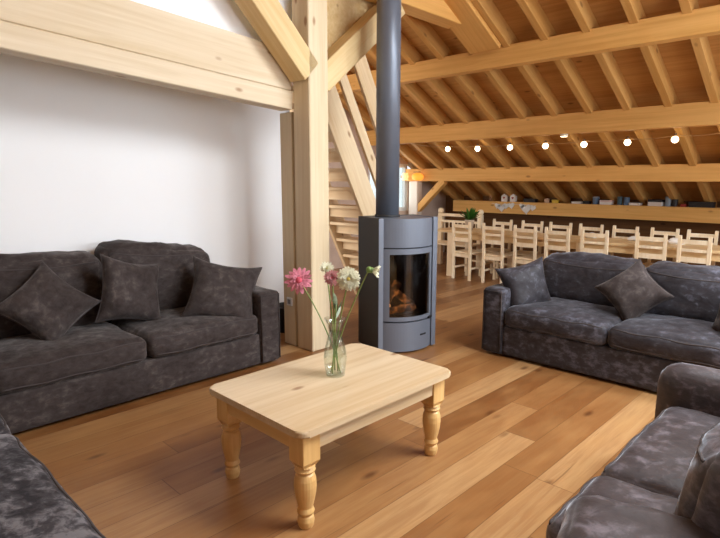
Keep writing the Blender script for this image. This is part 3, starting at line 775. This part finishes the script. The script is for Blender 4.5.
# ------------------------------------------------------------------ string of bulbs, lamps
bx = [(-5.35, 2.049), (-4.789, 2.032), (-4.229, 2.028), (-3.672, 2.027), (-3.125, 2.023), (-2.568, 2.024), (-2.023, 2.034), (-1.491, 2.046)]
sl_ = thing('string_lights', 'string of round glowing bulbs hung along below the second purlin', 'string lights', (-3.5, 7.5, 2.10))
P = []
xs = [(-6.1, 2.12)] + bx + [(-.9, 2.07), (.5, 2.10)]
for (xa, za), (xb, zb_) in zip(xs, xs[1:]):
    for q in range(6): f = q / 6; P.append((xa + (xb - xa) * f + 3.5, 0, za + (zb_ - za) * f + .045 - .018 * math.sin(math.pi * f) - 2.10))
obj('cable', tube(bmesh.new(), P, .004, 6), plain('cable_cover', srgb(190, 150, 100), .6), sl_)
for x, z in bx:
    b = bmesh.new(); bmesh.ops.create_uvsphere(b, u_segments=20, v_segments=12, radius=.04)
    bo = obj('bulb', b, BULB, sl_, loc=(x + 3.5, 0, z - 2.10), smooth=True)
    obj('socket', lathe(bmesh.new(), [(.014, .034), (.018, .042), (.016, .07), (.008, .075)], 12), plain('bulb_socket', srgb(120, 90, 60), .5), bo)
sp = thing('spot_lamp', 'tiny lit spot fixed under the second purlin', 'lamp', (-3.27, 7.19, 2.15))
obj('housing', lathe(bmesh.new(), [(.05, -.03), (.05, 0)], 20), plain('spot_housing', srgb(220, 210, 190), .4), sp); obj('lens', lathe(bmesh.new(), [(.04, -.034), (.04, -.030)], 20), BULB, sp)
al = thing('wall_lamp', 'glowing amber lamp at the gable end of the third purlin', 'lamp', (-6.74, 8.34, 1.60))
obj('lamp_shade', lathe(bmesh.new(), [(.05, -.075), (.10, -.05), (.115, .0), (.09, .045), (.03, .07)], 20, (.10, -.04, .01)), AMBER, al, smooth=True)
obj('lamp_arm', mbox(-.02, .12, -.02, .02, .085, .105), plain('lamp_brass', srgb(150, 110, 60), .4, .6), al)
al.location = (-6.66, 8.29, 1.605)
al2 = thing('wall_lamp', 'small pale lit lamp beside the amber lamp, by the far window', 'lamp', (-6.90, 8.29, 1.615))
obj('lamp_shade', lathe(bmesh.new(), [(.05, -.07), (.065, 0), (.05, .07)], 16), PALE_LAMP, al2, smooth=True); obj('lamp_base', mbox(-.10, .0, -.02, .02, -.02, .02), plain('lamp_fixing', srgb(200, 190, 170), .5), al2)

# ------------------------------------------------------------------ ornaments on the eaves shelf
ZS, YS = 1.1525, 9.335
CRM = {n: plain(n, srgb(*c), .55) for n, c in dict(teal_tin=(62, 84, 92), grey_tin=(128, 136, 142), blue_tin=(84, 104, 128), pink_card=(218, 190, 180), white_card=(226, 216, 206), black_case=(28, 24, 24), brown_wood=(138, 96, 62),
                                                   yellow_card=(212, 176, 52), red_felt=(160, 52, 44), tan_card=(190, 150, 118)).items()}
def tin(label, x, r, h, mat, lid=None):
    t = thing('storage_tin', label, 'tin', (x, YS, ZS), 0, 'ornaments on the eaves shelf')
    obj('tin_body', lathe(bmesh.new(), [(r, 0), (r, h - .02)], 20), mat, t, smooth=False); obj('lid', lathe(bmesh.new(), [(r + .003, h - .02), (r + .003, h - .004), (r - .006, h)], 20), lid or mat, t)
def sbox(label, x, w, d, h, mat, name='game_box', cat='box', lid=None):
    t = thing(name, label, cat, (x, YS, ZS), R(rnd.uniform(-8, 8)), 'ornaments on the eaves shelf')
    obj('box_body', mbox(-w / 2, w / 2, -d / 2, d / 2, 0, h * .62, bev=.002), mat, t); obj('lid', mbox(-w / 2 - .003, w / 2 + .003, -d / 2 - .003, d / 2 + .003, h * .62, h, bev=.002), lid or mat, t)
def house(label, x):
    t = thing('wooden_house', label, 'ornament', (x, YS - .03, ZS), 0, 'ornaments on the eaves shelf')
    obj('house_body', prism(bmesh.new(), [(-.055, 0), (.055, 0), (.055, .10), (0, .145), (-.055, .10)], 1, -.03, .03), CRM['white_card'], t)
    bm = bmesh.new(); pts = []
    for k in range(24):
        a = 2 * math.pi * k / 24; pts.append((.0016 * 16 * math.sin(a) ** 3 * .9, .07 + .0016 * (13 * math.cos(a) - 5 * math.cos(2 * a) - 2 * math.cos(3 * a) - math.cos(4 * a)) * .9))
    obj('heart_motif', prism(bm, pts, 1, -.034, -.030), CRM['red_felt'], t)
t = thing('wooden_figure', 'little brown wooden figure at the gable end of the eaves shelf', 'ornament', (-5.63, YS, ZS), 0, 'ornaments on the eaves shelf')
obj('figure_body', lathe(bmesh.new(), [(.03, 0), (.032, .02), (.02, .06), (.014, .075)], 14), CRM['brown_wood'], t, smooth=True); obj('figure_head', lathe(bmesh.new(), [(.008, .073), (.02, .085), (.02, .10), (.008, .112)], 14), CRM['tan_card'], t, smooth=True)
house('white wooden house ornament with a red heart, nearer the gable, above the garland', -5.31)
house('second white house ornament with a red heart, just along the shelf from the first', -5.13)
sbox('low black case lying on the eaves shelf past the two house ornaments', -4.80, .22, .12, .06, CRM['black_case'], 'carry_case', 'case')
tin('short pinkish pot on the eaves shelf before the yellow box', -4.49, .045, .075, CRM['tan_card'])
sbox('small yellow box on the eaves shelf', -4.33, .10, .08, .055, CRM['yellow_card'], 'card_box', 'box')
sbox('flat white box on the eaves shelf beside the black sleeve', -3.93, .17, .12, .035, CRM['white_card'], 'card_box', 'box')
sbox('low black sleeve on the eaves shelf beside the grey-blue tin', -3.77, .10, .10, .05, CRM['black_case'], 'carry_case', 'case')
tin('grey-blue tin on the eaves shelf beside a pale box', -3.63, .05, .125, CRM['blue_tin'], CRM['grey_tin'])
sbox('pale pink-lidded box between the grey-blue and dark teal tins', -3.45, .19, .12, .07, CRM['white_card'], 'card_box', 'box', CRM['pink_card'])
tin('dark teal tin standing on the eaves shelf', -3.245, .04, .135, CRM['teal_tin'])
tin('slate blue tin touching distance from the dark teal tin', -3.14, .045, .125, CRM['blue_tin'])
sbox('thin white box beside the slate blue tin on the eaves shelf', -3.00, .16, .12, .04, CRM['white_card'], 'card_box', 'box')
sbox('white box with a black lid beside the tall grey tin', -2.70, .20, .13, .10, CRM['white_card'], 'card_box', 'box', CRM['black_case'])
tin('tall grey tin on the eaves shelf, last before the dark cases', -2.535, .045, .15, CRM['grey_tin'])
tin('black round canister just past the tall grey tin', -2.44, .04, .11, CRM['black_case'])
sbox('tiny dark red box on the bare stretch of the eaves shelf', -2.31, .08, .08, .04, CRM['red_felt'], 'card_box', 'box')
sbox('long low black case at the picture-edge end of the eaves shelf', -2.08, .32, .13, .08, CRM['black_case'], 'carry_case', 'case')
# garland of white hearts on the shelf's face
gl = thing('heart_garland', 'garland of white felt hearts pinned along the eaves shelf', 'garland', (-5.0, 9.236, 1.05), 0)
WF = plain('white_felt', srgb(228, 224, 218), .9)
for hx, hz, hs, ro in [(-5.42, 1.07, .85, 12), (-5.33, 1.035, 1.15, -8), (-5.235, 1.075, .9, 5), (-5.13, 1.085, .95, -10), (-4.92, 1.085, .75, 14), (-4.83, 1.035, 1.45, -6), (-4.70, 1.055, .85, 10)]:
    pts = []
    for k in range(28):
        a = 2 * math.pi * k / 28; X = .0042 * 16 * math.sin(a) ** 3; Z = .0042 * (13 * math.cos(a) - 5 * math.cos(2 * a) - 2 * math.cos(3 * a) - math.cos(4 * a)); pts.append((X * hs, Z * hs))
    o = obj('heart', prism(bmesh.new(), pts, 1, -.008, .006), WF, gl, loc=(hx + 5.0, 0, hz - 1.05), rot=(0, R(ro), 0))
obj('string', tube(bmesh.new(), [(-.55, .008, .06), (-.33, .008, .05), (-.1, .008, .06), (.1, .008, .055), (.36, .008, .05)], .003, 6), WF, gl)

# ------------------------------------------------------------------ small things behind the posts
so = thing('power_socket', 'white power socket on the thinner post behind the sofa arm', 'socket', (-4.0, 3.139, .42))
obj('socket_plate', mbox(-.04, .04, -.012, 0, -.04, .04, bev=.004), plain('socket_plastic', srgb(225, 222, 220), .4), so); obj('socket_hole', mbox(-.022, .022, -.014, -.012, -.022, .022), plain('socket_recess', srgb(150, 146, 146), .5), so)
bk = thing('waste_basket', 'dark basket on the floor in the gap behind the sofa arm', 'basket', (-4.40, 3.42, 0))
obj('basket_body', lathe(bmesh.new(), [(.11, .004), (.14, .26), (.145, .27), (.13, .27), (.10, .02)], 20), BLACK, bk, smooth=True); obj('rim', tube(bmesh.new(), [(.14 * math.cos(a * .3142), .14 * math.sin(a * .3142), .27) for a in range(20)], .008, 6, closed=True), STEEL_D, bk)
